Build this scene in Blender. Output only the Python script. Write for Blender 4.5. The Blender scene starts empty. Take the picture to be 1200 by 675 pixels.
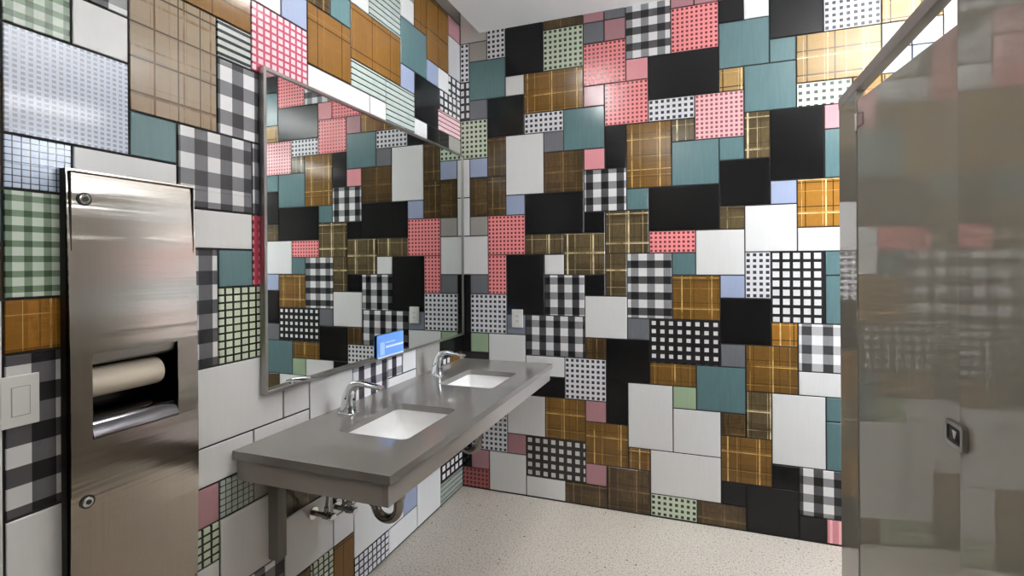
import bpy, bmesh, math, random
from mathutils import Vector, Matrix

random.seed(7)
scene = bpy.context.scene
COL = scene.collection
PI = math.pi
U = .127                       # side of one tile module of the tiled walls
ZT = 13.06*U                   # height of tile row line 0
LG0, LSM = .225, 1.085         # left wall: offset and stretch of its columns
BG0 = .5067                    # back wall: offset of its columns
CEIL = 2.985
DAYLIGHT = 14.

# Coordinates below are (x, d, z): x from the left wall, d from the back wall, z up.
# In the scene y = -d.


def V(x, d, z):
    return Vector((x, -d, z))


# ------------------------------------------------------------------ materials
def lin(c):
    out = []
    for v in c[:3]:
        v = v/255.
        out.append(v/12.92 if v <= .04045 else ((v+.055)/1.055)**2.4)
    return (out[0], out[1], out[2], 1.)


class NT:
    """small helper around a node tree"""
    def __init__(s, name):
        s.mat = bpy.data.materials.new(name)
        s.mat.use_nodes = True
        s.t = s.mat.node_tree
        s.n = s.t.nodes
        s.b = s.n['Principled BSDF']

    def link(s, a, b):
        s.t.links.new(a, b)

    def put(s, sock, v):
        if hasattr(v, 'is_linked'):
            s.link(v, sock)
        else:
            sock.default_value = v

    def math(s, op, a, b=None, c=None, clamp=False):
        m = s.n.new('ShaderNodeMath')
        m.operation = op
        m.use_clamp = clamp
        for i, v in enumerate((a, b, c)):
            if v is not None:
                s.put(m.inputs[i], v)
        return m.outputs[0]

    def mix(s, fac, a, b):
        m = s.n.new('ShaderNodeMix')
        m.data_type = 'RGBA'
        s.put(m.inputs[0], fac)
        s.put(m.inputs[6], a)
        s.put(m.inputs[7], b)
        return m.outputs[2]

    def uv(s, name='UVMap'):
        u = s.n.new('ShaderNodeUVMap')
        u.uv_map = name
        x = s.n.new('ShaderNodeSeparateXYZ')
        s.link(u.outputs[0], x.inputs[0])
        return u.outputs[0], x.outputs[0], x.outputs[1]

    def noise(s, vec, scale, detail=3, rough=.55, stretch=None):
        if stretch is not None:
            mp = s.n.new('ShaderNodeMapping')
            s.link(vec, mp.inputs['Vector'])
            mp.inputs['Scale'].default_value = stretch
            vec = mp.outputs[0]
        t = s.n.new('ShaderNodeTexNoise')
        s.link(vec, t.inputs['Vector'])
        t.inputs['Scale'].default_value = scale
        t.inputs['Detail'].default_value = detail
        t.inputs['Roughness'].default_value = rough
        return t.outputs[0]

    def ramp(s, fac, lo, hi):
        """0 below lo, 1 above hi"""
        m = s.n.new('ShaderNodeMapRange')
        s.put(m.inputs[0], fac)
        m.inputs[1].default_value = lo
        m.inputs[2].default_value = hi
        return m.outputs[0]

    def bump(s, h, strength, dist=.002):
        b = s.n.new('ShaderNodeBump')
        b.inputs['Strength'].default_value = strength
        b.inputs['Distance'].default_value = dist
        s.put(b.inputs['Height'], h)
        s.link(b.outputs[0], s.b.inputs['Normal'])

    def objco(s):
        return s.n.new('ShaderNodeTexCoord').outputs['Object']

    def set(s, base=None, rough=None, metal=None, spec=None, coat=None, coat_rough=None):
        for k, v in (('Base Color', base), ('Roughness', rough), ('Metallic', metal),
                     ('Specular IOR Level', spec), ('Coat Weight', coat), ('Coat Roughness', coat_rough)):
            if v is not None:
                s.put(s.b.inputs[k], v)
        return s


def plain(name, rgb, rough=.4, metal=0., spec=.5, mottled=0.):
    m = NT(name)
    c = lin(rgb)
    if mottled:
        nz = m.noise(m.objco(), 9., 4)
        dark = tuple(v*(1-mottled) for v in c[:3])+(1,)
        m.set(base=m.mix(nz, dark, c))
    else:
        m.set(base=c)
    m.set(rough=rough, metal=metal, spec=spec)
    return m.mat


# -- tile finishes. UVs are in tile modules, 'Rnd' carries one random pair per tile
def fract_dist(m, x, n, off=0.):
    a = m.math('MULTIPLY', x, n)
    a = m.math('ADD', a, off)
    a = m.math('FRACT', a)
    a = m.math('SUBTRACT', a, .5)
    return m.math('ABSOLUTE', a)


def t_grid(name, line, hole, n, t, rough=.2, nv=None):
    m = NT(name)
    vec, u, v = m.uv()
    a = m.math('LESS_THAN', fract_dist(m, u, n), t)
    b = m.math('LESS_THAN', fract_dist(m, v, nv or n), t)
    h = m.math('MULTIPLY', a, b)
    nz = m.noise(vec, 5., 4)
    jit = m.math('MULTIPLY', nz, .25)
    col = m.mix(h, lin(line), lin(hole))
    col = m.mix(jit, col, m.mix(.35, col, lin(line)))
    m.set(base=col, rough=rough, spec=.45)
    m.bump(h, .25, -.001)
    return m.mat


def t_gingham(name, white, midv, midh, dark, n, w=.5, rough=.22, nv=None):
    m = NT(name)
    vec, u, v = m.uv()
    _, r1, r2 = m.uv('Rnd')
    a = m.math('LESS_THAN', fract_dist(m, m.math('ADD', u, r1), n), w/2)
    b = m.math('LESS_THAN', fract_dist(m, m.math('ADD', v, r2), nv or n), w/2)
    both = m.math('MULTIPLY', a, b)
    col = m.mix(a, lin(white), lin(midv))
    col = m.mix(b, col, lin(midh))
    col = m.mix(both, col, lin(dark))
    nz = m.noise(vec, 1., 3, .6, (16., 2., 1.))
    col = m.mix(m.math('MULTIPLY', m.math('MULTIPLY', a, nz), .35), col, lin(dark))
    m.set(base=col, rough=rough, spec=.45)
    return m.mat


def t_stripe(name, base, line, n, w, vertical=False, rough=.25):
    m = NT(name)
    vec, u, v = m.uv()
    a = m.math('LESS_THAN', fract_dist(m, u if vertical else v, n), w/2)
    nz = m.noise(vec, 3., 3)
    col = m.mix(a, m.mix(m.math('MULTIPLY', nz, .3), lin(base), lin(line)), lin(line))
    m.set(base=col, rough=rough, spec=.45)
    return m.mat


def t_plaid(name, base, deep, light, nu=1., nv=1., lw=.05, light_amt=1., dark_amt=.5, mottle=.5, rough=.13, dw=.034):
    """glazed amber plaid: woven bands, thin light and dark lines"""
    m = NT(name)
    vec, u, v = m.uv()
    _, r1, r2 = m.uv('Rnd')
    uu = m.math('ADD', u, r1)
    vv = m.math('ADD', v, r2)
    v3 = m.n.new('ShaderNodeVectorMath')
    v3.operation = 'ADD'
    ru = m.n.new('ShaderNodeUVMap')
    ru.uv_map = 'Rnd'
    mul = m.n.new('ShaderNodeVectorMath')
    mul.operation = 'SCALE'
    mul.inputs['Scale'].default_value = 37.
    m.link(ru.outputs[0], mul.inputs[0])
    m.link(vec, v3.inputs[0])
    m.link(mul.outputs[0], v3.inputs[1])
    vx = v3.outputs[0]
    weave = m.noise(vx, 1., 5, .7, (14., 2.2, 1.))
    weft = m.noise(vx, 1., 4, .7, (2., 18., 1.))
    blot = m.noise(vx, 1.3, 2)
    f = m.ramp(m.math('ADD', m.math('MULTIPLY', weave, .6), m.math('MULTIPLY', weft, .4)), .38, .66)
    f = m.math('MULTIPLY', f, mottle)
    col = m.mix(f, lin(base), lin(deep))
    band = m.math('LESS_THAN', fract_dist(m, uu, nu*.5, .15), .15)
    band2 = m.math('LESS_THAN', fract_dist(m, vv, nv*.45, .4), .13)
    col = m.mix(m.math('MULTIPLY', m.math('MAXIMUM', band, band2), .6*mottle), col, lin(deep))
    d1 = m.math('LESS_THAN', fract_dist(m, uu, nu, .37), dw*.5)
    d2 = m.math('LESS_THAN', fract_dist(m, vv, nv, .11), dw*.5)
    d = m.math('MAXIMUM', d1, d2)
    col = m.mix(m.math('MULTIPLY', d, dark_amt), col, lin((38, 26, 14)))
    # woven threads of the pale colour: broad, thin and crossing ones, broken by the glaze
    l1 = m.math('LESS_THAN', fract_dist(m, uu, nu*.8), lw*.42)
    l2 = m.math('LESS_THAN', fract_dist(m, vv, nv*.72, .3), lw*.26)
    l3 = m.math('MULTIPLY', m.math('LESS_THAN', fract_dist(m, uu, nu*1.31, .2), lw*.26), .6)
    l4 = m.math('MULTIPLY', m.math('LESS_THAN', fract_dist(m, vv, nv*1.17, .62), lw*.2), .5)
    l = m.math('MAXIMUM', m.math('MAXIMUM', l1, l2), m.math('MAXIMUM', l3, l4))
    l = m.math('MULTIPLY', l, m.ramp(m.math('ADD', m.math('MULTIPLY', blot, .6), m.math('MULTIPLY', weave, .4)), .36, .56))
    col = m.mix(m.math('MULTIPLY', l, light_amt), col, lin(light))
    m.set(base=col, rough=rough, spec=.5)
    m.bump(weave, .12, .0015)
    return m.mat


def t_solid(name, rgb, rough=.2, streak=0., spec=.5):
    m = NT(name)
    vec, u, v = m.uv()
    c = lin(rgb)
    if streak:
        nz = m.noise(vec, 1., 3, .6, (9., .8, 1.))
        m.set(base=m.mix(m.ramp(nz, .35, .7), c, tuple(x*(1-streak) for x in c[:3])+(1,)))
    else:
        m.set(base=c)
    m.set(rough=rough, spec=spec)
    return m.mat


GROUT = plain('dark_grout', (34, 32, 31), .8)
PLASTER = plain('grey_plaster', (186, 181, 175), .7)
SLOT = plain('slot_brown_paint', (112, 105, 98), .8)
TM = {
    'W': t_solid('white_tile', (228, 228, 227), .22, .03, .4),
    'BK': t_solid('black_tile', (20, 20, 21), .16, spec=.35),
    'TE': t_solid('teal_tile', (92, 121, 124), .16, .12),
    'MV': t_solid('mauve_tile', (172, 126, 132), .2, .06),
    'PK': t_solid('pink_tile', (222, 148, 155), .2, .05),
    'GR': t_solid('warm_grey_tile', (158, 154, 148), .25, .05),  # left wall under the counter: also a white tile with its shade coloured in
    'GL': t_solid('pale_grey_tile', (196, 194, 194), .25, .04),
    'DG': t_solid('dark_grey_tile', (110, 112, 117), .2, .12),
    'DB': t_solid('slate_blue_tile', (128, 134, 146), .2, .05),
    'PB': t_solid('periwinkle_tile', (160, 172, 200), .2, .05),
    'LG': t_solid('sage_tile', (160, 182, 150), .2, .08),
    'WG': t_grid('white_grid_tile', (224, 224, 228), (30, 30, 33), 4., .27),
    'GG': t_grid('green_grid_tile', (200, 212, 188), (38, 44, 32), 4., .26),
    'GGp': t_grid('pale_green_grid_tile', (226, 236, 222), (60, 70, 56), 3.5, .24),
    'GGb': t_gingham('green_gingham_tile', (208, 218, 206), (140, 160, 138), (120, 142, 118), (60, 80, 58), 3.6, .42),
    'GGk': t_grid('green_square_tile', (30, 32, 24), (208, 217, 192), 4.4, .37, nv=5.),
    'SG': t_grid('salmon_grid_tile', (242, 146, 148), (100, 40, 44), 5., .25),
    'SP': t_grid('pale_salmon_grid_tile', (240, 184, 186), (140, 72, 78), 5., .27),
    'SP2': t_grid('pink_woven_tile', (184, 80, 100), (246, 214, 220), 4.4, .34, nv=4.6),
    'SR': t_grid('red_woven_tile', (172, 96, 96), (96, 46, 47), 4.6, .28),
    'SR2': t_grid('crimson_woven_tile', (164, 56, 74), (238, 180, 186), 3.4, .26, nv=4.5),
    'SP3': t_stripe('pink_striped_tile', (246, 206, 210), (70, 34, 42), 4.5, .2),
    'PS': t_stripe('pink_ribbon_tile', (214, 130, 140), (240, 186, 190), 3.2, .3, True),
    'BW': t_grid('black_window_tile', (38, 36, 37), (230, 230, 230), 2.6, .33),
    'BWl': t_grid('white_window_tile', (36, 35, 38), (226, 226, 230), 4., .37),
    'BG': t_grid('black_check_tile', (38, 36, 37), (228, 228, 228), 2.67, .24),
    'BG2': t_grid('charcoal_check_tile', (50, 47, 44), (206, 205, 202), 2.5, .27),
    'LBg': t_grid('blue_fine_grid_tile', (216, 224, 240), (164, 170, 182), 9., .29, .1, 10.),
    'LBs': t_grid('blue_square_tile', (44, 50, 66), (206, 220, 242), 8., .43, .12),
    'STg': t_stripe('grey_striped_tile', (196, 208, 202), (28, 32, 32), 4.5, .2),
    'STb': t_stripe('bold_striped_tile', (206, 210, 208), (26, 28, 28), 5., .42),
    'WGd': t_grid('dull_fine_grid_tile', (40, 42, 38), (172, 182, 172), 6., .42),
    'STk': t_stripe('dull_striped_tile', (168, 178, 168), (36, 38, 34), 4.2, .16),
    'GI': t_gingham('black_gingham_tile', (228, 228, 228), (84, 84, 87), (140, 140, 143), (28, 28, 30), 1.38, .48),
    'GI2': t_gingham('banded_gingham_tile', (228, 228, 228), (150, 150, 152), (84, 84, 86), (34, 34, 36), 1.38, .48),
    'GIs': t_gingham('soft_gingham_tile', (226, 226, 227), (118, 118, 122), (122, 122, 126), (52, 51, 54), 1.5, .5, nv=1.3),
    'GIb': t_gingham('charcoal_gingham_tile', (212, 211, 210), (104, 103, 106), (82, 81, 83), (32, 31, 33), 1.36, .48),
    'GIl': t_gingham('grey_gingham_tile', (238, 236, 238), (70, 68, 74), (150, 148, 156), (40, 38, 42), 1.5, .46),
    'GIp': t_gingham('pale_gingham_tile', (240, 240, 240), (150, 150, 152), (186, 186, 188), (64, 64, 66), 1.3, .48),
    'BR': t_plaid('amber_plaid_tile', (126, 92, 42), (80, 58, 27), (226, 188, 112)),
    'BRd': t_plaid('brown_plaid_tile', (98, 77, 47), (54, 42, 26), (170, 136, 86), mottle=.95, light_amt=.6),
    'BRc': t_plaid('olive_plaid_tile', (102, 88, 62), (62, 52, 35), (230, 212, 168), lw=.07, mottle=.75),
    'BRg': t_plaid('straw_plaid_tile', (172, 140, 86), (140, 108, 60), (246, 226, 176), mottle=.6, dark_amt=.9, dw=.05),
    'BRo': t_plaid('honey_plaid_tile', (168, 118, 46), (134, 92, 34), (250, 220, 160), mottle=.5, dark_amt=.8, dw=.04),
    'BRl': t_plaid('ochre_plaid_tile', (128, 91, 44), (106, 75, 35), (166, 124, 70), nu=.9, nv=.7, mottle=.45,
                   light_amt=.22, dark_amt=.65),
    'BRt': t_plaid('amber_reflection_plaid_tile', (156, 139, 117), (136, 118, 96), (104, 72, 42), nu=1.9, nv=1.3, mottle=.35,  # amber plaid, with a pale reflection put into its colour
                   dark_amt=.8, rough=.1, dw=.06, lw=.09, light_amt=.8),
    'BRa': t_plaid('gold_plaid_tile', (164, 112, 42), (110, 74, 26), (232, 190, 112), nu=1.6, nv=1., mottle=.8),
    'PL': PLASTER, 'SL': SLOT,
}
TKEYS = list(TM)

CHROME = plain('chrome', (226, 228, 230), .06, 1.)
DARKCHROME = plain('dark_chrome', (92, 90, 92), .12, 1.)
STEEL = plain('satin_steel', (176, 174, 170), .28, 1.)
DARKSTEEL = plain('dark_steel', (58, 55, 52), .35, .9)
PIPE = plain('dull_chrome_pipe', (150, 146, 138), .22, 1.)
BLACK = plain('black_plastic', (18, 18, 18), .4)
WHITEP = plain('white_plastic', (218, 218, 214), .35)
PORC = plain('white_porcelain', (250, 250, 249), .1)
PAPER = plain('cream_paper', (224, 212, 194), .9)
COUNTER = plain('taupe_solid_surface', (130, 127, 123), .07, mottled=.03)
APRON = plain('taupe_apron', (158, 153, 147), .35)
BRACK = plain('grey_powder_coat', (112, 107, 102), .45)
PANEL = plain('taupe_gloss_panel', (150, 146, 135), .015, spec=.5)
RAIL = plain('grey_rail_paint', (134, 130, 125), .4)
CEILM = plain('ceiling_white_paint', (226, 225, 223), .8)
REARP = plain('taupe_wall_paint', (140, 133, 124), .7)
WALLP = plain('white_wall_paint', (214, 212, 208), .7)
MIRROR = plain('mirror_silver', (232, 236, 234), .0, 1.)
BLUE = plain('blue_card', (112, 166, 246), .35)
BLUEL = plain('pale_blue_print', (178, 210, 250), .35)
WHITEC = plain('white_print', (236, 240, 246), .35)


def mk_floor():
    m = NT('speckled_terrazzo')
    co = m.objco()
    n1 = m.noise(co, 115., 4, .7)
    n2 = m.noise(co, 2.2, 2)
    base = m.mix(n2, lin((202, 192, 178)), lin((213, 204, 191)))
    base = m.mix(m.math('MULTIPLY', m.ramp(n1, .54, .62), .85), base, lin((84, 75, 67)))
    base = m.mix(m.math('MULTIPLY', m.ramp(m.noise(co, 150., 2, .5), .6, .66), .6), base, lin((240, 238, 232)))
    vo = m.n.new('ShaderNodeTexVoronoi')
    m.link(co, vo.inputs['Vector'])
    vo.inputs['Scale'].default_value = 22.
    sx = m.n.new('ShaderNodeSeparateColor')
    m.link(vo.outputs['Color'], sx.inputs[0])
    pick = m.math('GREATER_THAN', sx.outputs[0], .72)
    dot = m.math('LESS_THAN', m.math('ADD', vo.outputs['Distance'], m.math('MULTIPLY', m.noise(co, 60.), .2)), .21)
    base = m.mix(m.math('MULTIPLY', pick, dot), base, lin((58, 50, 44)))
    m.set(base=base, rough=.42, spec=.4)
    return m.mat


FLOORM = mk_floor()


def mk_frost():
    m = NT('frosted_daylight_pane')
    m.set(base=lin((220, 226, 232)), rough=.4)
    m.b.inputs['Emission Color'].default_value = lin((236, 244, 255))
    m.b.inputs['Emission Strength'].default_value = DAYLIGHT
    return m.mat


FROST = mk_frost()
COVE = NT('cove_diffuser').set(base=(1, 1, 1, 1)).mat
COVE.node_tree.nodes['Principled BSDF'].inputs['Emission Color'].default_value = lin((250, 251, 252))
COVE.node_tree.nodes['Principled BSDF'].inputs['Emission Strength'].default_value = 7.


def mk_brushed():
    m = NT('brushed_stainless')
    co = m.objco()
    nz = m.noise(co, 1., 3, .6, (1., 420., 3.))
    nb = m.noise(co, 1., 2, .5, (1., .6, 6.))
    m.set(base=m.mix(nz, lin((172, 163, 152)), lin((196, 188, 178))), metal=1., rough=.17)
    m.bump(m.noise(co, 1., 3, .6, (1., .7, 16.)), .22, .006)
    m.b.inputs['Anisotropic'].default_value = .85
    tg = m.n.new('ShaderNodeTangent')
    tg.direction_type = 'RADIAL'
    tg.axis = 'Z'
    m.link(tg.outputs[0], m.b.inputs['Tangent'])
    m.b.inputs['Anisotropic Rotation'].default_value = 0.
    return m.mat


BRUSHED = mk_brushed()


# ------------------------------------------------------------------ mesh building
class MB:
    def __init__(s):
        s.bm = bmesh.new()

    def poly(s, pts, mi=0):
        f = s.bm.faces.new([s.bm.verts.new(V(*p)) for p in pts])
        f.material_index = mi
        return f

    def box(s, x0, x1, d0, d1, z0, z1, mi=0, bev=0.):
        bm = bmesh.new()
        vs = [bm.verts.new(V(x, d, z)) for x in (x0, x1) for d in (d0, d1) for z in (z0, z1)]
        for q in ((0, 1, 3, 2), (4, 6, 7, 5), (0, 4, 5, 1), (2, 3, 7, 6), (0, 2, 6, 4), (1, 5, 7, 3)):
            bm.faces.new([vs[i] for i in q])
        bmesh.ops.recalc_face_normals(bm, faces=bm.faces)
        if bev:
            bmesh.ops.bevel(bm, geom=list(bm.edges), offset=bev, segments=2, affect='EDGES', profile=.6)
        s.absorb(bm, mi)

    def absorb(s, bm, mi=0):
        mp = {}
        for v in bm.verts:
            mp[v] = s.bm.verts.new(v.co)
        for f in bm.faces:
            g = s.bm.faces.new([mp[v] for v in f.verts])
            g.material_index = mi
        bm.free()

    def rings(s, loops, cap0=True, cap1=True, closed=False, mi=0):
        """loft a list of equal-length loops of (x,d,z)"""
        rs = [[s.bm.verts.new(V(*p)) for p in L] for L in loops]
        n = len(rs[0])
        pairs = list(zip(rs[:-1], rs[1:]))
        if closed:
            pairs.append((rs[-1], rs[0]))
        for a, b in pairs:
            for i in range(n):
                f = s.bm.faces.new((a[i], a[(i+1) % n], b[(i+1) % n], b[i]))
                f.material_index = mi
        if not closed:
            if cap0:
                s.bm.faces.new(rs[0]).material_index = mi
            if cap1:
                s.bm.faces.new(rs[-1]).material_index = mi

    def tube(s, path, r, seg=14, mi=0):
        """round tube along (x,d,z) points; r a number or one per point"""
        P = [Vector(p) for p in path]
        n = len(P)
        rr = r if isinstance(r, (list, tuple)) else [r]*n
        loops = []
        prev = None
        for i in range(n):
            t = (P[min(i+1, n-1)]-P[max(i-1, 0)]).normalized()
            if prev is None:
                a = Vector((0, 0, 1)) if abs(t.z) < .9 else Vector((0, 1, 0))
                side = t.cross(a).normalized()
            else:
                side = (prev-t*prev.dot(t)).normalized()
            prev = side
            up = t.cross(side)
            loops.append([P[i]+(side*math.cos(2*PI*k/seg)+up*math.sin(2*PI*k/seg))*rr[i] for k in range(seg)])
        s.rings(loops, mi=mi)

    def disc(s, c, axis, r, t, seg=24, mi=0, bev=0.):
        """short cylinder centred on c with axis 0/1/2, half thickness t/2"""
        a = [0, 0, 0]
        a[axis] = 1
        A = Vector(a)
        c = Vector(c)
        b1 = Vector((0, 0, 1)) if axis != 2 else Vector((1, 0, 0))
        b2 = A.cross(b1)
        prof = [(-t/2, r-bev), (-t/2+bev, r), (t/2-bev, r), (t/2, r-bev)] if bev else [(-t/2, r), (t/2, r)]
        s.rings([[c+A*h+(b1*math.cos(2*PI*k/seg)+b2*math.sin(2*PI*k/seg))*q for k in range(seg)] for h, q in prof], mi=mi)

    def plate(s, outer, holes, axis, h0, h1, mi=0):
        """flat plate with holes: 2-D loops, axis is the thin one (0: (d,z), 2: (x,d))"""
        def to3(p, h):
            return (h, p[0], p[1]) if axis == 0 else (p[0], h, p[1]) if axis == 1 else (p[0], p[1], h)
        bm = bmesh.new()
        lay = []
        for L in [outer]+holes:
            a = [bm.verts.new(V(*to3(p, h0))) for p in L]
            es = [bm.edges.new((a[i], a[(i+1) % len(a)])) for i in range(len(a))]
            lay.append((a, es))
        bmesh.ops.triangle_fill(bm, use_beauty=True, use_dissolve=False, edges=[e for _, es in lay for e in es])
        faces0 = list(bm.faces)
        dv = V(*to3((0, 0), h1))-V(*to3((0, 0), h0))
        top = {v: bm.verts.new(v.co+dv) for v in list(bm.verts)}
        for f in faces0:
            bm.faces.new([top[v] for v in reversed(f.verts)])
        for a, _ in lay:
            for i in range(len(a)):
                p, q = a[i], a[(i+1) % len(a)]
                bm.faces.new((p, q, top[q], top[p]))
        bmesh.ops.recalc_face_normals(bm, faces=bm.faces)
        s.absorb(bm, mi)

    def build(s, name, mats, parent=None, smooth=False, recalc=True):
        if recalc:
            bmesh.ops.recalc_face_normals(s.bm, faces=s.bm.faces)
        me = bpy.data.meshes.new(name)
        if smooth:
            for f in s.bm.faces:
                f.smooth = True
            for e in s.bm.edges:
                if len(e.link_faces) == 2 and e.calc_face_angle(0) > math.radians(38):
                    e.smooth = False
        s.bm.to_mesh(me)
        s.bm.free()
        o = bpy.data.objects.new(name, me)
        for m in (mats if isinstance(mats, (list, tuple)) else [mats]):
            me.materials.append(m)
        COL.objects.link(o)
        if parent:
            o.parent = parent
            o.matrix_parent_inverse = Matrix.Translation(-parent.location)
        return o


def thing(name, loc, label, cat, group=None):
    o = bpy.data.objects.new(name, None)
    o.empty_display_size = .05
    o.location = V(*loc)
    COL.objects.link(o)
    return tag(o, label, cat, group)


def tag(o, label, cat, group=None):
    o['label'] = label
    o['category'] = cat
    if group:
        o['group'] = group
    return o


def structure(o):
    o['kind'] = 'structure'
    return o


def rrect(x0, x1, d0, d1, r, seg=5):
    pts = []
    for cx, cd, a0 in ((x1-r, d1-r, 0), (x0+r, d1-r, 90), (x0+r, d0+r, 180), (x1-r, d0+r, 270)):
        for k in range(seg+1):
            a = math.radians(a0+90*k/seg)
            pts.append((cx+r*math.cos(a), cd+r*math.sin(a)))
    return pts


LEFT = """
GGb 16 -4 17 -3;W 15 -4 16 -3;LBg 15 -3 17 -1;BRt 13 -5 15 -2;LBs 16 -1 17 0;W 14 -1 16 1;TE 14 -2 15 -1;BRl 12 -6 14 -5
STb 12 -5 13 -4;GIs 11 -4 13 -2;SP2 10 -6 12 -4;W 11 -7 12 -6;PB 10 -7 11 -6;BRl 8 -7 10 -5;BRd 9 -8 10 -7;TE 8 -8 9 -7
BRl 5 -8 8 -6;W 7 -9 8 -8;STg 5 -10 7 -8;W 4 -10 5 -9;BRl 3 -11 4 -9;BRl 1 -11 3 -8;MV 0 -11 1 -10;GL 0 -10 1 -8
TE 3 -9 5 -7;PB 4 -7 5 -6;PB 2 -8 3 -7;W 1 -8 2 -7;BK 2 -7 4 -5;BW 0 -7 2 -6;BW 0 -8 1 -7;SP3 0 -6 2 -5
GR 0 -5 1 -4;BK 2 -5 3 -4;BK 1 -5 2 -4;W 3 -5 4 -4;STg 4 -6 6 -4;STg 6 -6 8 -5;W 7 -5 10 -4;W 6 -5 7 -4
GGb 16 0 17 2;BRa 16 2 17 3;GIb 16 3 17 6;W 16 6 17 8;GIs 12 -2 14 0;GIs 11 -2 12 0;W 12 0 14 1;SR2 11 0 12 2
GIb 13 1 14 4;TE 12 1 13 2;GGk 11 2 13 4;W 11 4 14 6;W 10 5 11 6;W 8 5 10 7;W 12 6 14 7;W 10 6 12 7
GIl 6 5 8 7;GIl 5 5 6 6;W 4 5 5 6;W 4 6 6 7;GR 2 5 4 8;BK 0 5 2 6;BRl 0 6 1 8;MV 13 7 14 8
WGd 12 7 13 8;GR 11 7 12 8;W 11 8 13 10;GGk 13 8 14 9;GIs 11 10 13 12;BRd 9 8 11 9;W 9 9 11 11;GGk 9 11 10 12
BRd 10 11 11 12;BW 7 9 9 10;W 8 10 9 11;BRl 8 11 9 13;W 5 10 8 12;PB 4 11 5 12;BWl 6 12 8 13;W 4 12 6 13
W 2 10 4 13;BW 0 10 2 12;STk 0 12 2 13
"""
BACK = """
WG -1 -10 0 -8;BW -1 -8 0 -6;GR 0 -10 1 -9;WG 1 -11 2 -9;BK 2 -11 4 -8;BRd 4 -11 6 -10;GG 4 -10 6 -8;MV 6 -11 7 -10
DG 7 -11 8 -10;DG 6 -10 7 -9;MV 7 -10 8 -9;GI2 8 -11 10 -8;SG 6 -9 8 -7;PK 8 -8 9 -7;TE 0 -9 2 -7;W 2 -8 3 -7
BR 3 -8 6 -6;MV 6 -7 7 -6;SG 7 -7 9 -5;DG 0 -7 1 -6;BK 1 -7 3 -5;WG 3 -6 5 -5;TE 5 -6 7 -4;GG -1 -6 1 -4
W -1 -4 0 -2;W -1 -2 0 0;PB 0 -4 1 -3;BRd 1 -5 2 -3;BRd 0 -3 1 -1;BRd 1 -3 2 -1;W 2 -5 4 -2;DG 4 -5 5 -4
BRd 4 -4 6 -2;PK 6 -4 7 -3;BK 7 -5 8 -3;GI 6 -3 8 -1;BR 8 -5 10 -2;TE 8 -2 9 -1;GR 0 -1 1 0;PB 2 -2 3 -1
BK 3 -2 6 0;SG 1 -1 3 1;SG 1 1 2 3;BK 6 -1 7 0;BRc 7 -1 9 1;BRc 7 1 8 3;BRc 3 0 5 1;BRc 5 0 7 2
W -1 0 1 2;BK -1 2 0 6;DG 0 2 1 3;WG 0 3 2 5;BK 2 1 4 4;DB 2 4 3 5;W 4 1 5 2;GI 4 2 6 4
BK 6 2 7 3;W 6 3 8 5;GI2 8 1 10 4;GI 3 4 6 6;LG 0 5 1 6;W 1 5 3 7;DG 8 4 9 5;BRd 6 5 7 6
BK 7 5 9 7;W 3 6 5 7;WG 5 6 7 8;BK 3 7 5 8;BR 4 8 6 10;MV 6 8 7 9;BK 7 7 8 9;W 8 7 10 10
BR 6 9 8 11;W 2 8 4 10;WG 0 9 2 11;MV 2 10 3 11;BG2 3 10 6 12;MV 0 11 1 12;SR -1 12 1 13;BK -1 9 0 12
W 1 11 3 13;W 3 12 5 13;BRd 5 12 7 13;MV 6 11 7 12;BRd 7 11 9 13;BR 8 10 9 11;MV 10 -11 11 -10;MV 11 -11 12 -10
MV 12 -11 13 -10;SG 10 -10 12 -8;BK 12 -10 13 -9;W 13 -11 14 -9;TE 12 -9 14 -7;BK 14 -10 16 -8;WG 16 -10 18 -8;TE 14 -8 15 -7
BRg 15 -8 18 -6;BK 9 -8 12 -6;BRg 12 -7 13 -6;TE 13 -7 15 -5;GGp 15 -6 17 -5;WG 9 -6 11 -5;SP 11 -6 13 -4;BRc 13 -5 14 -3
BK 14 -5 16 -2;PK 16 -5 17 -4;TE 16 -4 17 -2;BRc 10 -5 11 -4;TE 10 -4 12 -2;TE 12 -4 13 -3;BK 9 -2 12 0;BK 12 -3 14 -1
PB 14 -2 15 -1;BRo 15 -2 18 0;BRc 12 -1 13 0;W 13 -1 15 1;W 15 0 18 1;SG 9 0 11 1;W 11 0 13 2;TE 10 1 11 2
BR 10 2 12 4;PB 12 2 13 3;WG 13 1 14 3;BW 14 1 16 4;TE 16 1 18 2;TE 16 2 18 4;BK 12 3 14 5;BG 9 4 12 6
BRo 14 4 15 5;GIp 15 4 17 6;DG 12 5 13 6;BR 13 5 15 7;BR 9 6 11 7;LG 10 7 11 8;TE 11 6 13 8;W 15 6 18 7
BRc 13 7 14 9;W 10 8 12 10;BRd 12 8 13 9;W 14 7 16 10;TE 16 7 18 8;TE 16 8 18 10;W 9 10 12 12;BR 12 9 14 11
BK 14 10 15 11;GI 15 10 18 12;GG 9 12 11 13;BRd 11 12 13 13;BK 12 11 13 12;BK 13 11 15 13;BK 15 12 16 13;PS 16 12 17 13
BRg 18 -9 20 -8;GL 18 -8 19 -7;GL 18 -11 20 -9;W 18 -7 19 -6;PB 19 -7 20 -6;W 19 -8 20 -7;W 20 -9 22 -6;BRg 18 -6 20 -5
BRo 17 -6 18 -5;W 20 -11 22 -9
"""


def parse(s):
    out = []
    for q in s.replace('\n', ';').split(';'):
        q = q.split()
        if len(q) == 5:
            out.append((q[0],)+tuple(int(v) for v in q[1:]))
    return out


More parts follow.
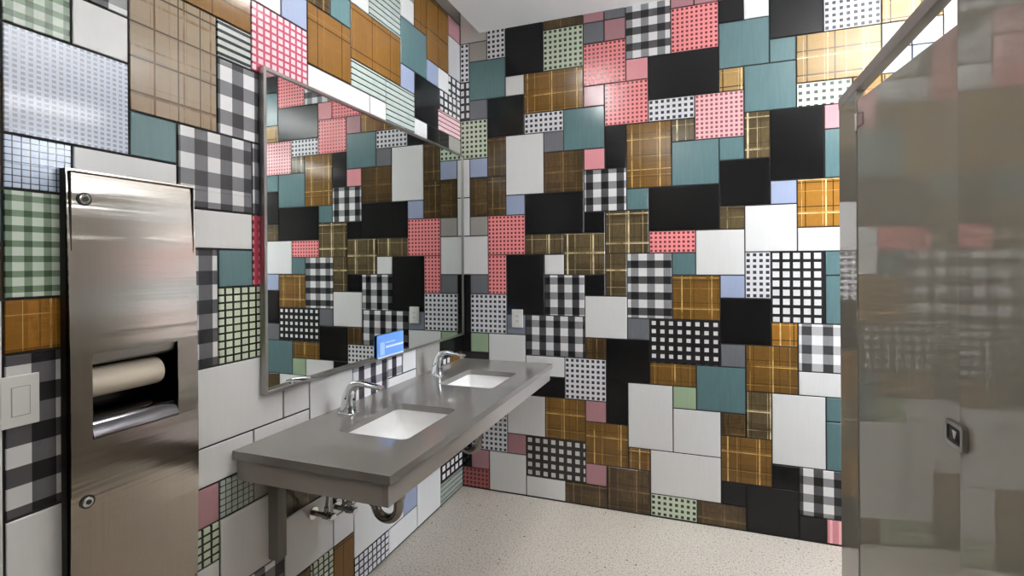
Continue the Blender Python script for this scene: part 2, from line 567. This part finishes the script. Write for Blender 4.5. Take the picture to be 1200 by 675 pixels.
def fill_rest(tiles, k0, k1, j0, j1, seed):
    """carry the same patchwork on over the parts of the wall the photo does not show"""
    rnd = random.Random(seed)
    used = set()
    for t, a, b, c, d in tiles:
        for k in range(a, c):
            for j in range(b, d):
                used.add((k, j))
    kinds = ['W']*5+['BK']*4+['TE']*3+['BR']*3+['BRd', 'BRc', 'WG', 'WG', 'GG', 'SG', 'SG', 'GI', 'GI', 'GI', 'BW',
                                                'MV', 'DG', 'PB', 'W', 'BRl', 'STg']
    sizes = [(1, 1), (1, 1), (2, 2), (2, 2), (2, 1), (1, 2), (2, 3), (3, 2), (1, 1)]
    extra = []
    for j in range(j0, j1):
        for k in range(k0, k1):
            if (k, j) in used:
                continue
            w, h = rnd.choice(sizes)
            while True:
                cells = [(a, b) for a in range(k, k+w) for b in range(j, j+h)]
                if all(c not in used and c[0] < k1 and c[1] < j1 for c in cells):
                    break
                if w >= h and w > 1:
                    w -= 1
                else:
                    h -= 1
            used.update(cells)
            extra.append((rnd.choice(kinds), k, j, k+w, j+h))
    return extra


def cut(rect, hole):
    """rectangle minus rectangle"""
    a, b, c, d = rect
    e, f, g, h = hole
    if g <= a or e >= c or h <= b or f >= d:
        return [rect]
    out = []
    if b < f:
        out.append((a, b, c, f))
    if d > h:
        out.append((a, h, c, d))
    y0, y1 = max(b, f), min(d, h)
    if a < e:
        out.append((a, y0, e, y1))
    if c > g:
        out.append((g, y0, c, y1))
    return out


def tiled_wall(name, tiles, axis, to_a, a_max, z_top, base_outer, hole=None, extra=()):
    """ONE wall mesh: a grout slab with every tile raised from it"""
    mb = MB()
    bm = mb.bm
    uvl = bm.loops.layers.uv.new('UVMap')
    rnl = bm.loops.layers.uv.new('Rnd')
    rnd = random.Random(len(tiles))
    hl = [[(hole[0], hole[1]), (hole[2], hole[1]), (hole[2], hole[3]), (hole[0], hole[3])]] if hole else []
    mb.plate(base_outer, hl, axis, -.10, -.005, mi=len(TKEYS))
    G = .0034
    for t, k0, j0, k1, j1 in tiles:
        mi = TKEYS.index(t)
        r1, r2 = rnd.random(), rnd.random()
        a0, a1 = to_a(k0), to_a(k1)
        a0, a1 = max(a0, 0.0), min(a1, a_max)
        z1, z0 = min(ZT-j0*U, z_top), max(ZT-j1*U, 0.)
        if a1-a0 < .012 or z1-z0 < .012:
            continue
        rects = [(a0+G, z0+G, a1-G, z1-G)]
        if hole:
            rects = [q for q in cut(rects[0], hole) if q[2]-q[0] > .004 and q[3]-q[1] > .004]
        oa, oz = to_a(k0), ZT-j0*U
        span = (to_a(k1)-to_a(k0))/(k1-k0)
        for (p, q, r, s_) in rects:
            def P(a, z, h):
                return (h, a, z) if axis == 0 else (a, h, z)
            B = .0012
            loops = [[(p, q), (r, q), (r, s_), (p, s_)],
                     [(p, q), (r, q), (r, s_), (p, s_)],
                     [(p+B, q+B), (r-B, q+B), (r-B, s_-B), (p+B, s_-B)]]
            hs = (-.006, -B, 0.)
            vs = [[bm.verts.new(V(*P(a, z, h))) for a, z in L] for L, h in zip(loops, hs)]
            fs = []
            for A, Bv in zip(vs[:-1], vs[1:]):
                for i in range(4):
                    fs.append(bm.faces.new((A[i], A[(i+1) % 4], Bv[(i+1) % 4], Bv[i])))
            fs.append(bm.faces.new(vs[-1]))
            for f in fs:
                f.material_index = mi
                for lp in f.loops:
                    co = lp.vert.co
                    a = -co.y if axis == 0 else co.x
                    lp[uvl].uv = ((a-oa)/span, (oz-co.z)/U)
                    lp[rnl].uv = (r1, r2)
    # normals: faces look into the room
    want = Vector((1, 0, 0)) if axis == 0 else Vector((0, -1, 0))
    bm.normal_update()
    for f in bm.faces:
        if f.material_index < len(TKEYS) and f.normal.dot(want) < -.1:
            f.normal_flip()
    return structure(mb.build(name, [TM[k] for k in TKEYS]+[GROUT], recalc=False))


left_tiles = parse(LEFT)
back_tiles = parse(BACK)
left_tiles += fill_rest(left_tiles, 0, 31, -10, 14, 3)
left_tiles += fill_rest(left_tiles, 0, 31, -11, -10, 4)
back_tiles += fill_rest(back_tiles, 1, 31, -11, 14, 5)
left_tiles += [('SL', 0, -13, 31, -11)]
back_tiles += [('PL', -1, -13, 1, -10)]

DISP = (1.925, .335, 2.262, 1.722)        # the towel unit is let into the left wall: d0, z0, d1, z1
HOLE = (1.93, .34, 2.257, 1.717)

tiled_wall('wall_left', left_tiles, 0, lambda m: (m*LSM+LG0)*U if m > 0 else 0., 4.6, 3.3,
           [(0, 0), (4.6, 0), (4.6, 3.3), (0, 3.3)], HOLE)
tiled_wall('wall_back', back_tiles, 1, lambda k: (k+BG0)*U, 3.5, 3.3,
           [(-.1, 0), (3.5, 0), (3.5, 3.3), (-.1, 3.3)])

m = MB()
m.box(-.1, 3.6, -.1, 4.7, -.1, 0)
structure(m.build('floor', FLOORM))
m = MB()
m.box(.14, 3.5, -.1, 4.6, CEIL, CEIL+.05)
m.box(-.1, .14, -.1, 4.7, 3.3, 3.35)
structure(m.build('ceiling', CEILM))
m = MB()
m.box(.14, .152, 0, 4.6, CEIL+.05, 3.3)
structure(m.build('trim_1', SLOT))
m = MB()
WIN = (.08, .90, .70, 2.55)
m.plate([(-.1, 0), (4.7, 0), (4.7, 3.3), (-.1, 3.3)], [[(WIN[0], WIN[1]), (WIN[2], WIN[1]), (WIN[2], WIN[3]), (WIN[0], WIN[3])]], 0, 3.5, 3.6)
structure(m.build('wall_right', WALLP))
m = MB()
a, b, c, d = WIN
m.plate([(a+.001, b+.001), (c-.001, b+.001), (c-.001, d-.001), (a+.001, d-.001)],
        [[(a+.05, b+.05), (c-.05, b+.05), (c-.05, 1.7), (a+.05, 1.7)], [(a+.05, 1.75), (c-.05, 1.75), (c-.05, d-.05), (a+.05, d-.05)]], 0, 3.51, 3.57)
wf = structure(m.build('window_1', STEEL))
for q0, q1 in ((b+.05, 1.7), (1.75, d-.05)):
    m = MB()
    m.box(3.535, 3.545, a+.05, c-.05, q0, q1)
    m.build('frosted_pane', FROST, wf)
m = MB()
m.box(-.1, 3.5, 4.6, 4.7, 0, 3.3)
structure(m.build('wall_front', REARP))

# ------------------------------------------------------------------ mirror
t = thing('wall_mirror', (0, .84, 1.012), 'large rectangular wall mirror in a thin steel frame above the twin sinks', 'mirror')
MX = .024
m = MB()
m.box(.001, MX-.006, .022, 1.640, 1.022, 2.180)
m.build('mirror_glass', MIRROR, t)
m = MB()
m.plate([(.010, 1.010), (1.652, 1.010), (1.652, 2.192), (.010, 2.192)],
        [[(.022, 1.022), (1.640, 1.022), (1.640, 2.180), (.022, 2.180)]], 0, .0005, MX)
o = m.build('mirror_frame', STEEL, t)
o['label'] = 'brushed steel frame'

t = thing('sign_card', (MX+.001, .87, 1.03), 'small blue card with pale print standing on the bottom mirror frame', 'sign')
m = MB()
m.plate(rrect(.755, .985, 1.024, 1.132, .006, 3), [], 0, MX+.0005, MX+.004)
m.build('card', BLUE, t)
m = MB()
X1, X2 = MX+.0042, MX+.005
m.box(X1, X2, .757, .915, 1.064, 1.074)
m.build('white_band', WHITEC, t)['label'] = 'white band of print'
m = MB()
m.box(X1, X2, .925, .962, 1.034, 1.096)
m.box(X1, X2, .830, .915, 1.088, 1.096)
m.build('pale_print', BLUEL, t)['label'] = 'pale blue picture and line of print'
m = MB()
m.box(MX+.0005, MX+.007, .757, .983, 1.020, 1.0265)
m.build('bottom_edge', WHITEC, t)['label'] = 'white lower edge'

# ------------------------------------------------------------------ counter
ZC = .853
CD, CX = 1.772, .622
H1 = (.200, .500, 1.080, 1.490)
H2 = (.200, .506, .322, .704)
t = thing('vanity_counter', (0, .9, .745), 'long grey wall-hung counter with two sink openings below the mirror', 'counter')
m = MB()
m.plate([(.001, .001), (CX, .001), (CX, CD), (.001, CD)],
        [rrect(*H1, .028), rrect(*H2, .028)], 2, ZC-.028, ZC)
m.build('countertop', COUNTER, t)
m = MB()
m.box(CX-.038, CX-.018, .001, CD-.018, ZC-.105, ZC-.0285, bev=.001)
m.build('front_apron', APRON, t)
m = MB()
m.box(.001, CX-.0385, CD-.038, CD-.018, ZC-.105, ZC-.0285, bev=.001)
m.build('end_apron', APRON, t)

for (h, near) in ((H1, True), (H2, False)):
    x0, x1, d0, d1 = h
    where = 'nearer the towel dispenser' if near else 'next to the back wall'
    t = thing('undermount_sink', ((x0+x1)/2, (d0+d1)/2, ZC-.16),
              'white rectangular undermount sink basin ' + where, 'sink', 'sinks in the grey counter')
    e = .004
    prof = [(.018, -.0285, .034), (e, -.0285, .030), (e, -.085, .030), (-.004, -.115, .04), (-.022, -.132, .05), (-.05, -.139, .06)]
    loops = []
    for off, z, r in prof:
        loops.append([(p[0], p[1], ZC+z) for p in rrect(x0-off, x1+off, d0-off, d1+off, r)])
    outer = [[(p[0], p[1], ZC+z) for p in rrect(x0-off-.012, x1+off+.012, d0-off-.012, d1+off+.012, r+.008)]
             for off, z, r in ((.006, -.0285, .034), (e, -.09, .034), (-.02, -.148, .055), (-.05, -.152, .06))]
    m = MB()
    m.rings(list(reversed(outer))+loops, cap0=True, cap1=True)
    m.build('basin', PORC, t, smooth=True)
    m = MB()
    m.disc(((x0+x1)/2-.01, (d0+d1)/2, ZC-.138), 2, .024, .004, bev=.001)
    m.build('drain', CHROME, t)['label'] = 'chrome drain'

# ------------------------------------------------------------------ faucets
for dc, where in ((1.283, 'over the nearer sink'), (.512, 'over the sink by the back wall')):
    t = thing('sensor_faucet', (.092, dc, ZC), 'chrome one-piece sensor faucet ' + where, 'faucet', 'faucets on the grey counter')
    # centre line in (x, z) with half thickness and half width
    path = [(.092, 0., .034, .025), (.091, .014, .031, .024), (.094, .05, .027, .0225), (.101, .084, .0235, .0215), (.110, .104, .020, .021),
            (.124, .117, .0165, .0205), (.142, .1225, .0135, .020), (.165, .124, .0115, .0195), (.210, .1195, .009, .019), (.252, .1135, .007, .0185), (.264, .111, .005, .017)]
    loops = []
    for i, (x, z, th, hw) in enumerate(path):
        p0 = path[max(i-1, 0)]
        p1 = path[min(i+1, len(path)-1)]
        tx, tz = p1[0]-p0[0], p1[1]-p0[1]
        L = math.hypot(tx, tz)
        nx, nz = (-tz/L, tx/L) if i > 1 else (-1, 0)
        lp = []
        for k in range(20):
            a = 2*PI*k/20
            ca, sa = math.cos(a), math.sin(a)
            ca = math.copysign(abs(ca)**.6, ca)
            sa = math.copysign(abs(sa)**.6, sa)
            lp.append((x+nx*th*ca, dc+hw*sa, ZC+.004+z+nz*th*ca))
        loops.append(lp)
    m = MB()
    m.rings(loops)
    m.build('spout_body', CHROME, t, smooth=True)
    m = MB()
    m.rings([[(p[0], p[1], ZC+z) for p in rrect(.052-o_, .132+o_, dc-.028-o_, dc+.028+o_, .02)] for z, o_ in ((.0, .002), (.003, .002), (.005, 0))])
    m.build('base_plate', CHROME, t, smooth=True)
    m = MB()
    m.disc((.123, dc, ZC+.06), 0, .006, .006, 16)
    m.build('sensor_eye', BLACK, t)['label'] = 'black sensor eye'
    m = MB()
    m.disc((.248, dc, ZC+.107), 2, .010, .012, 16)
    m.build('aerator', CHROME, t)
    m = MB()
    m.disc((.094, dc+.0215, ZC+.066), 1, .004, .003, 12)
    m.build('set_screw', BLACK, t)['label'] = 'small dark screw hole'


# ------------------------------------------------------------------ pipes below
for dc, xc, where in ((1.30, .345, 'under the nearer sink'), (.51, .345, 'under the sink by the back wall')):
    t = thing('drain_trap', (xc, dc, .45), 'chrome P-trap drain pipe hanging ' + where, 'pipe', 'drain traps below the counter')
    r = .019
    m = MB()
    m.tube([(xc, dc, .70), (xc, dc, .53)], r)
    m.build('tailpiece', PIPE, t, smooth=True)
    m = MB()
    R = .055
    pts = [(xc, dc, .56)]
    for k in range(13):
        a = PI*k/12
        pts.append((xc-R+R*math.cos(a), dc, .505-R*math.sin(a)))
    pts.append((xc-2*R, dc, .52))
    m.tube(pts, r)
    m.build('trap_bend', PIPE, t, smooth=True)
    m = MB()
    m.tube([(xc-2*R, dc, .515), (xc-2*R, dc, .525), (xc-2*R-.01, dc, .540), (xc-2*R-.03, dc, .545), (.004, dc, .545)], r*.92)
    m.build('wall_arm', PIPE, t, smooth=True)
    for i, z in enumerate((.548, .512)):
        m = MB()
        m.disc((xc if i == 0 else xc-2*R, dc, z), 2, .027, .024, 10, bev=.003)
        m.build('slip_nut', PIPE, t)
    m = MB()
    m.disc((.006, dc, .545), 0, .035, .010, 24, bev=.003)
    m.build('escutcheon', CHROME, t)

for (dc, zc, k) in ((1.395, .47, 0), (1.255, .43, 1), (.60, .47, 2), (.46, .43, 3)):
    words = ['chrome stop valve on the wall left of the nearer drain trap', 'chrome stop valve on the wall right of the nearer drain trap',
             'chrome stop valve on the wall left of the farther drain trap', 'chrome stop valve on the wall right of the farther drain trap'][k]
    t = thing('stop_valve', (0, dc, zc), words, 'valve', 'stop valves below the counter')
    m = MB()
    m.disc((.005, dc, zc), 0, .026, .008, 20, bev=.002)
    m.build('escutcheon', CHROME, t)
    m = MB()
    m.tube([(.002, dc, zc), (.085, dc, zc)], [.010, .010], 12)
    m.disc((.07, dc, zc), 0, .015, .03, 12, bev=.003)
    m.tube([(.07, dc, zc), (.07, dc, zc+.035)], .009, 12)
    m.build('valve_body', PIPE, t, smooth=True)
    m = MB()
    m.rings([[(x, dc+.021*math.cos(2*PI*q/16)*s, zc+.012*math.sin(2*PI*q/16)*s) for q in range(16)] for x, s in ((.088, .8), (.092, 1), (.102, 1), (.106, .8))])
    m.build('valve_handle', CHROME, t, smooth=True)
    m = MB()
    sg = -1 if k % 2 else 1
    pts = [(.07, dc, zc+.03)]
    for q in range(1, 13):
        f = q/12
        pts.append((.07+.03*math.sin(f*PI)+.02*f, dc-sg*.045*f+sg*.05*math.sin(f*PI), zc+.03+(.255-(zc-.43))*f))
    m.tube(pts, .0065, 10)
    m.build('supply_hose', PIPE, t, smooth=True)

for d0, d1, z0, where in ((1.580, 1.622, .405, 'at the end by the towel dispenser'), (.05, .092, .405, 'at the end by the back wall')):
    t = thing('counter_bracket', (0, (d0+d1)/2, z0), 'grey steel bracket on the wall carrying the counter ' + where, 'bracket', 'brackets below the counter')
    zt = ZC-.030
    m = MB()
    m.box(.001, .046, d0, d1, z0, zt-.045, bev=.002)
    m.build('upright', BRACK, t)
    m = MB()
    for a, b in ((d0, d0+.010), (d1-.010, d1)):
        m.rings([[(.001, d, zt-.001), (.001, d, zt-.044), (.056, d, zt-.044), (.50, d, zt-.03), (.50, d, zt-.001)] for d in (a, b)])
    m.build('arm', BRACK, t)

# ------------------------------------------------------------------ paper towel unit
d0, z0, d1, z1 = DISP
t = thing('paper_towel_dispenser', (0, (d0+d1)/2, z0), 'tall brushed stainless paper towel dispenser and waste unit let into the tiled wall', 'dispenser')
O = (1.988, 1.040, 2.214, 1.256)
XF = .036
m = MB()
m.box(-.098, -.096, d0+.006, d1-.006, z0+.006, z1-.006)
for a, b, c, d in ((d0+.006, d0+.008, z0+.006, z1-.006), (d1-.008, d1-.006, z0+.006, z1-.006)):
    m.box(-.096, XF-.004, a, b, c, d)
for a, b in ((z0+.006, z0+.008), (z1-.008, z1-.006)):
    m.box(-.096, XF-.004, d0+.008, d1-.008, a, b)
m.build('housing', DARKSTEEL, t)
# gently bowed front sheet with the towel opening
m = MB()
ds = [d0, d0+.03, O[0], (O[0]+O[2])/2, O[2], d1-.03, d1]
N = 44
zs = sorted(set([z0+(z1-z0)*i/N for i in range(N+1)]+[O[1], O[3]]))


def bow(z):
    f = (z-z0)/(z1-z0)
    return BOW*(1-(2*f-1)**2) + BOW2*math.exp(-((z-(z1-.035))/.03)**2)


BOW, BOW2 = .016, .0012
grid = {}
for i, d in enumerate(ds):
    for j, z in enumerate(zs):
        grid[i, j] = m.bm.verts.new(V(XF-.012+bow(z)-.0, d, z))
for i in range(len(ds)-1):
    for j in range(len(zs)-1):
        cd, cz = (ds[i]+ds[i+1])/2, (zs[j]+zs[j+1])/2
        if O[0] < cd < O[2] and O[1] < cz < O[3]:
            continue
        m.bm.faces.new((grid[i, j], grid[i+1, j], grid[i+1, j+1], grid[i, j+1]))
bmesh.ops.recalc_face_normals(m.bm, faces=m.bm.faces)
m.bm.normal_update()
if sum(f.normal.x for f in m.bm.faces) < 0:
    bmesh.ops.reverse_faces(m.bm, faces=m.bm.faces)
ret = bmesh.ops.extrude_face_region(m.bm, geom=list(m.bm.faces))
bmesh.ops.translate(m.bm, verts=[v for v in ret['geom'] if isinstance(v, bmesh.types.BMVert)], vec=(-.0025, 0, 0))
fr = m.build('front_panel', BRUSHED, t, smooth=True)
m = MB()      # turned-in flanges round the sheet
m.box(.0005, XF-.0135, d0, d0+.003, z0, z1)
m.box(.0005, XF-.0135, d1-.003, d1, z0, z1)
m.box(.0005, XF-.0135, d0+.003, d1-.003, z1-.003, z1)
m.box(.0005, XF-.0135, d0+.003, d1-.003, z0, z0+.003)
m.build('side_flange', DARKSTEEL, t)
for dd, zz in ((2.224, 1.648), (2.228, .889)):
    xx = XF-.012+bow(zz)
    m = MB()
    m.disc((xx+.003, dd, zz), 0, .0125, .008, 24, bev=.002)
    m.disc((xx+.001, dd, zz), 0, .0165, .004, 24, mi=1)
    lk = m.build('lock', [CHROME, BLACK], t)
    m = MB()
    m.disc((xx+.0075, dd, zz), 0, .006, .002, 16)
    m.build('keyhole', BLACK, lk)
# the metal tray lip below the opening, curved and polished
m = MB()
prof = [(.044, 1.045), (.035, 1.068), (.015, 1.088), (-.02, 1.100), (-.06, 1.102), (-.094, 1.100)]
m.rings([[(x, d, z) for x, z in prof]+[(x-.001, d, z-.003) for x, z in reversed(prof)] for d in (O[0]+.001, O[2]-.001)])
m.build('tray', DARKCHROME, t, smooth=True)
m = MB()
prof = [(.030, 1.255), (.022, 1.232), (.0, 1.222), (-.05, 1.218), (-.094, 1.218)]
m.rings([[(x, d, z) for x, z in prof]+[(x, d, z+.003) for x, z in reversed(prof)] for d in (O[0]+.001, O[2]-.001)])
m.build('hood', STEEL, t, smooth=True)

pr_ = MB()
lp = []
for d in (2.010, 2.212):
    lp.append([(-.032+.046*math.cos(2*PI*k/40), d, 1.172+.040*math.sin(2*PI*k/40)) for k in range(40)])
pr_.rings(lp)
tag(pr_.build('paper_towel_roll', PAPER, smooth=True), 'cream roll of paper towels inside the opening of the steel dispenser', 'paper towel')

# ------------------------------------------------------------------ wall plates
t = thing('wall_switch', (0, 2.343, 1.168), 'white blank wall plate with a rocker on the charcoal gingham tile', 'switch')
m = MB()
m.box(.0005, .007, 2.308, 2.380, 1.110, 1.228, bev=.002)
m.build('cover_plate', WHITEP, t)
m = MB()
m.plate([(2.326, 1.134), (2.362, 1.134), (2.362, 1.202), (2.326, 1.202)],
        [[(2.3275, 1.1355), (2.3605, 1.1355), (2.3605, 1.2005), (2.3275, 1.2005)]], 0, .0068, .0073)
m.build('rocker_outline', plain('pale_grey_line', (150, 148, 144), .5), t)
m = MB()
m.box(.0068, .0085, 2.3278, 2.3602, 1.1358, 1.2002, bev=.0006)
m.build('rocker', WHITEP, t)

t = thing('wall_outlet', (.392, 0, 1.125), 'small white outlet cover on the back wall above the counter end', 'outlet')
m = MB()
m.box(.357, .430, .0005, .010, 1.070, 1.184, bev=.003)
m.build('cover_plate', WHITEP, t)
m = MB()
m.box(.372, .415, .0095, .0125, 1.092, 1.160, bev=.001)
m.build('receptacle', WHITEP, t)
for z in (1.110, 1.142):
    for d in (.386, .397):
        m = MB()
        m.box(d, d+.003, .0125, .0129, z-.005, z+.005)
        m.build('slot', BLACK, t)

# ------------------------------------------------------------------ toilet partition
XP = 2.0
t = thing('partition_pilaster', (XP, .85, 0), 'narrow taupe partition post on the far side of the stall door', 'partition', 'partition posts beside the stall door')
m = MB()
m.box(XP, XP+.025, .733, .962, .0, 2.0765, bev=.0015)
m.build('post_panel', PANEL, t)
m = MB()
m.box(XP-.004, XP+.029, .729, .966, .0, .08, bev=.001)
m.build('floor_shoe', STEEL, t)

t = thing('partition_pilaster', (XP, 2.6, 0), 'wide taupe partition panel on the near side of the stall door', 'partition', 'partition posts beside the stall door')
m = MB()
m.box(XP, XP+.025, 1.712, 3.9, .0, 2.0765, bev=.0015)
m.build('post_panel', PANEL, t)
m = MB()
m.box(XP-.004, XP+.029, 1.708, 3.9, .0, .08, bev=.001)
m.build('floor_shoe', STEEL, t)
m = MB()
m.rings([[(XP-x, d, z) for d, z in rrect(1.682-o_, 1.742+o_, 1.090-o_, 1.126+o_, .006, 3)] for x, o_ in ((-.001, 0), (.007, 0), (.009, -.003))])
kp = m.build('latch_keeper', DARKSTEEL, t, smooth=True)
kp['label'] = 'dark metal latch keeper'
m = MB()
m.plate(rrect(1.672, 1.752, 1.081, 1.135, .008, 3), [rrect(1.682, 1.742, 1.0905, 1.1255, .005, 3)], 0, XP-.011, XP-.0005)
m.build('keeper_frame', STEEL, kp)
m = MB()
m.rings([[(XP-.0092-h, 1.714+s*.009, 1.117), (XP-.0092-h, 1.714-s*.009, 1.117), (XP-.0092-h, 1.714, 1.117-.019*s)] for h, s in ((0, 1), (.002, .8))])
m.build('keeper_pointer', WHITEP, kp)

ANG = math.radians(5.4)
HX, HD = XP+.003, .972
t = thing('stall_door', (HX, HD, 0), 'glossy taupe toilet stall door standing slightly ajar', 'door')


def dr(x, l):
    """point on the swung door: x through its thickness, l along its width"""
    return (HX+x*math.cos(ANG)+l*math.sin(ANG), HD-x*math.sin(ANG)+l*math.cos(ANG))


def door_box(mb, x0, x1, l0, l1, z0, z1):
    loops = []
    for z in (z0, z1):
        loops.append([dr(x0, l0)+(z,), dr(x1, l0)+(z,), dr(x1, l1)+(z,), dr(x0, l1)+(z,)])
    mb.rings(loops)


m = MB()
door_box(m, 0, .022, .0, .72, .12, 2.038)
m.build('door_panel', PANEL, t)
for z in (1.965, .30):
    m = MB()
    door_box(m, -.004, .0, .004, .05, z-.02, z+.02)
    q = dr(-.004, -.004)
    m.tube([(q[0], q[1], z-.03), (q[0], q[1], z+.03)], .006, 12)
    m.build('hinge', STEEL, t)
m = MB()
door_box(m, .022, .034, .64, .70, 1.08, 1.14)
m.build('latch_case', STEEL, t)

m = MB()
m.box(XP, XP+.032, .722, 3.9, 2.077, 2.117, bev=.002)
tag(m.build('partition_headrail', RAIL), 'grey metal head rail running along the top of the stall partitions', 'rail')

t = thing('stall_divider', (2.8, .75, 0), 'taupe side panel of the stall behind the narrow post', 'partition')
m = MB()
m.box(XP+.027, 3.495, .742, .762, .12, 2.04, bev=.001)
m.build('divider_panel', PANEL, t)
m = MB()
m.box(3.46, 3.498, .734, .770, .1, 2.075)
m.build('wall_channel', STEEL, t)

t = thing('cove_light', (.128, .9, 3.2), 'slim light strip inside the ceiling slot along the left wall', 'light')
m = MB()
m.box(.118, .1385, .05, 4.5, 3.225, 3.245)
m.build('strip_channel', WHITEP, t)
m = MB()
m.box(.112, .1175, .06, 4.49, 3.227, 3.243)
m.build('strip_diffuser', COVE, t)


EXPO = 1.12
LIGHTS = [(2.5, 2.85, .55, 1.9, 2.56, 7., 26., 'long white pendant light hanging above the toilet stall'),
          (.62, .78, .95, 1.70, 2.86, 16., 48., 'short white pendant light hanging over the vanity counter'),
          (1.0, 1.25, 3.3, 4.4, 2.62, 1.5, 15., 'long white fill light added unseen behind the viewer')]  # last entry: unseen lamp added as fill for the near end of the room

# ------------------------------------------------------------------ lamps and light
def emit(name, rgb, s):
    mm = NT(name)
    mm.set(base=(0, 0, 0, 1))
    mm.b.inputs['Emission Color'].default_value = lin(rgb)
    mm.b.inputs['Emission Strength'].default_value = s
    return mm.mat


for (x0, x1, a, b, z, down, upl, words) in LIGHTS:
    LAMPD = emit('lamp_diffuser_down', (252, 251, 250), down)
    LAMPU = emit('lamp_diffuser_up', (248, 250, 252), upl)
    t = thing('pendant_light', ((x0+x1)/2, (a+b)/2, z), words, 'light', 'linear pendant lights')
    m = MB()
    for p, q, r, s_ in ((x0, x0+.01, a, b), (x1-.01, x1, a, b), (x0+.01, x1-.01, a, a+.01), (x0+.01, x1-.01, b-.01, b)):
        m.box(p, q, r, s_, z, z+.06)
    m.build('lamp_frame', WHITEP, t)
    m = MB()
    m.box(x0+.011, x1-.011, a+.011, b-.011, z+.01, z+.02)
    m.build('lower_diffuser', LAMPD, t)
    m = MB()
    m.box(x0+.011, x1-.011, a+.011, b-.011, z+.04, z+.05)
    m.build('upper_diffuser', LAMPU, t)
    for d in (a+.1, b-.1):
        m = MB()
        m.tube([((x0+x1)/2, d, z+.05), ((x0+x1)/2, d, CEIL)], .004, 8)
        m.build('hanger', STEEL, t)

w = bpy.data.worlds.new('room_world')
scene.world = w
w.use_nodes = True
w.node_tree.nodes['Background'].inputs[0].default_value = (.8, .85, 1, 1)
w.node_tree.nodes['Background'].inputs[1].default_value = .15

# ------------------------------------------------------------------ camera
FOC, YAW, ROL, SH = 597.7, -.353, -.0064, 29.6
cam = bpy.data.cameras.new('camera')
co = bpy.data.objects.new('camera', cam)
COL.objects.link(co)
cam.sensor_fit = 'HORIZONTAL'
cam.sensor_width = 36.
cam.lens = FOC/1200*36.
cam.shift_y = -SH/1200
cam.clip_start = .02
F = V(math.sin(YAW), -math.cos(YAW), 0)*1
F = Vector((math.sin(YAW), math.cos(YAW), 0))
R0 = Vector((math.cos(YAW), -math.sin(YAW), 0))
UP = Vector((0, 0, 1))
Rv = R0*math.cos(ROL)+UP*math.sin(ROL)
Uv = UP*math.cos(ROL)-R0*math.sin(ROL)
M = Matrix((Rv, Uv, -F)).transposed().to_4x4()
M.translation = V(11.686*U, 24.08*U, (13.06-1.3985)*U)
co.matrix_world = M
scene.camera = co

vs = scene.view_settings
vs.view_transform = 'Standard'
vs.look = 'None'
vs.exposure = EXPO
vs.gamma = 1.
vs.use_curve_mapping = False
scene.cycles.use_denoising = True
scene.cycles.max_bounces = 10
scene.cycles.diffuse_bounces = 6
scene.cycles.glossy_bounces = 6
scene.cycles.caustics_reflective = False
scene.cycles.sample_clamp_indirect = 6.
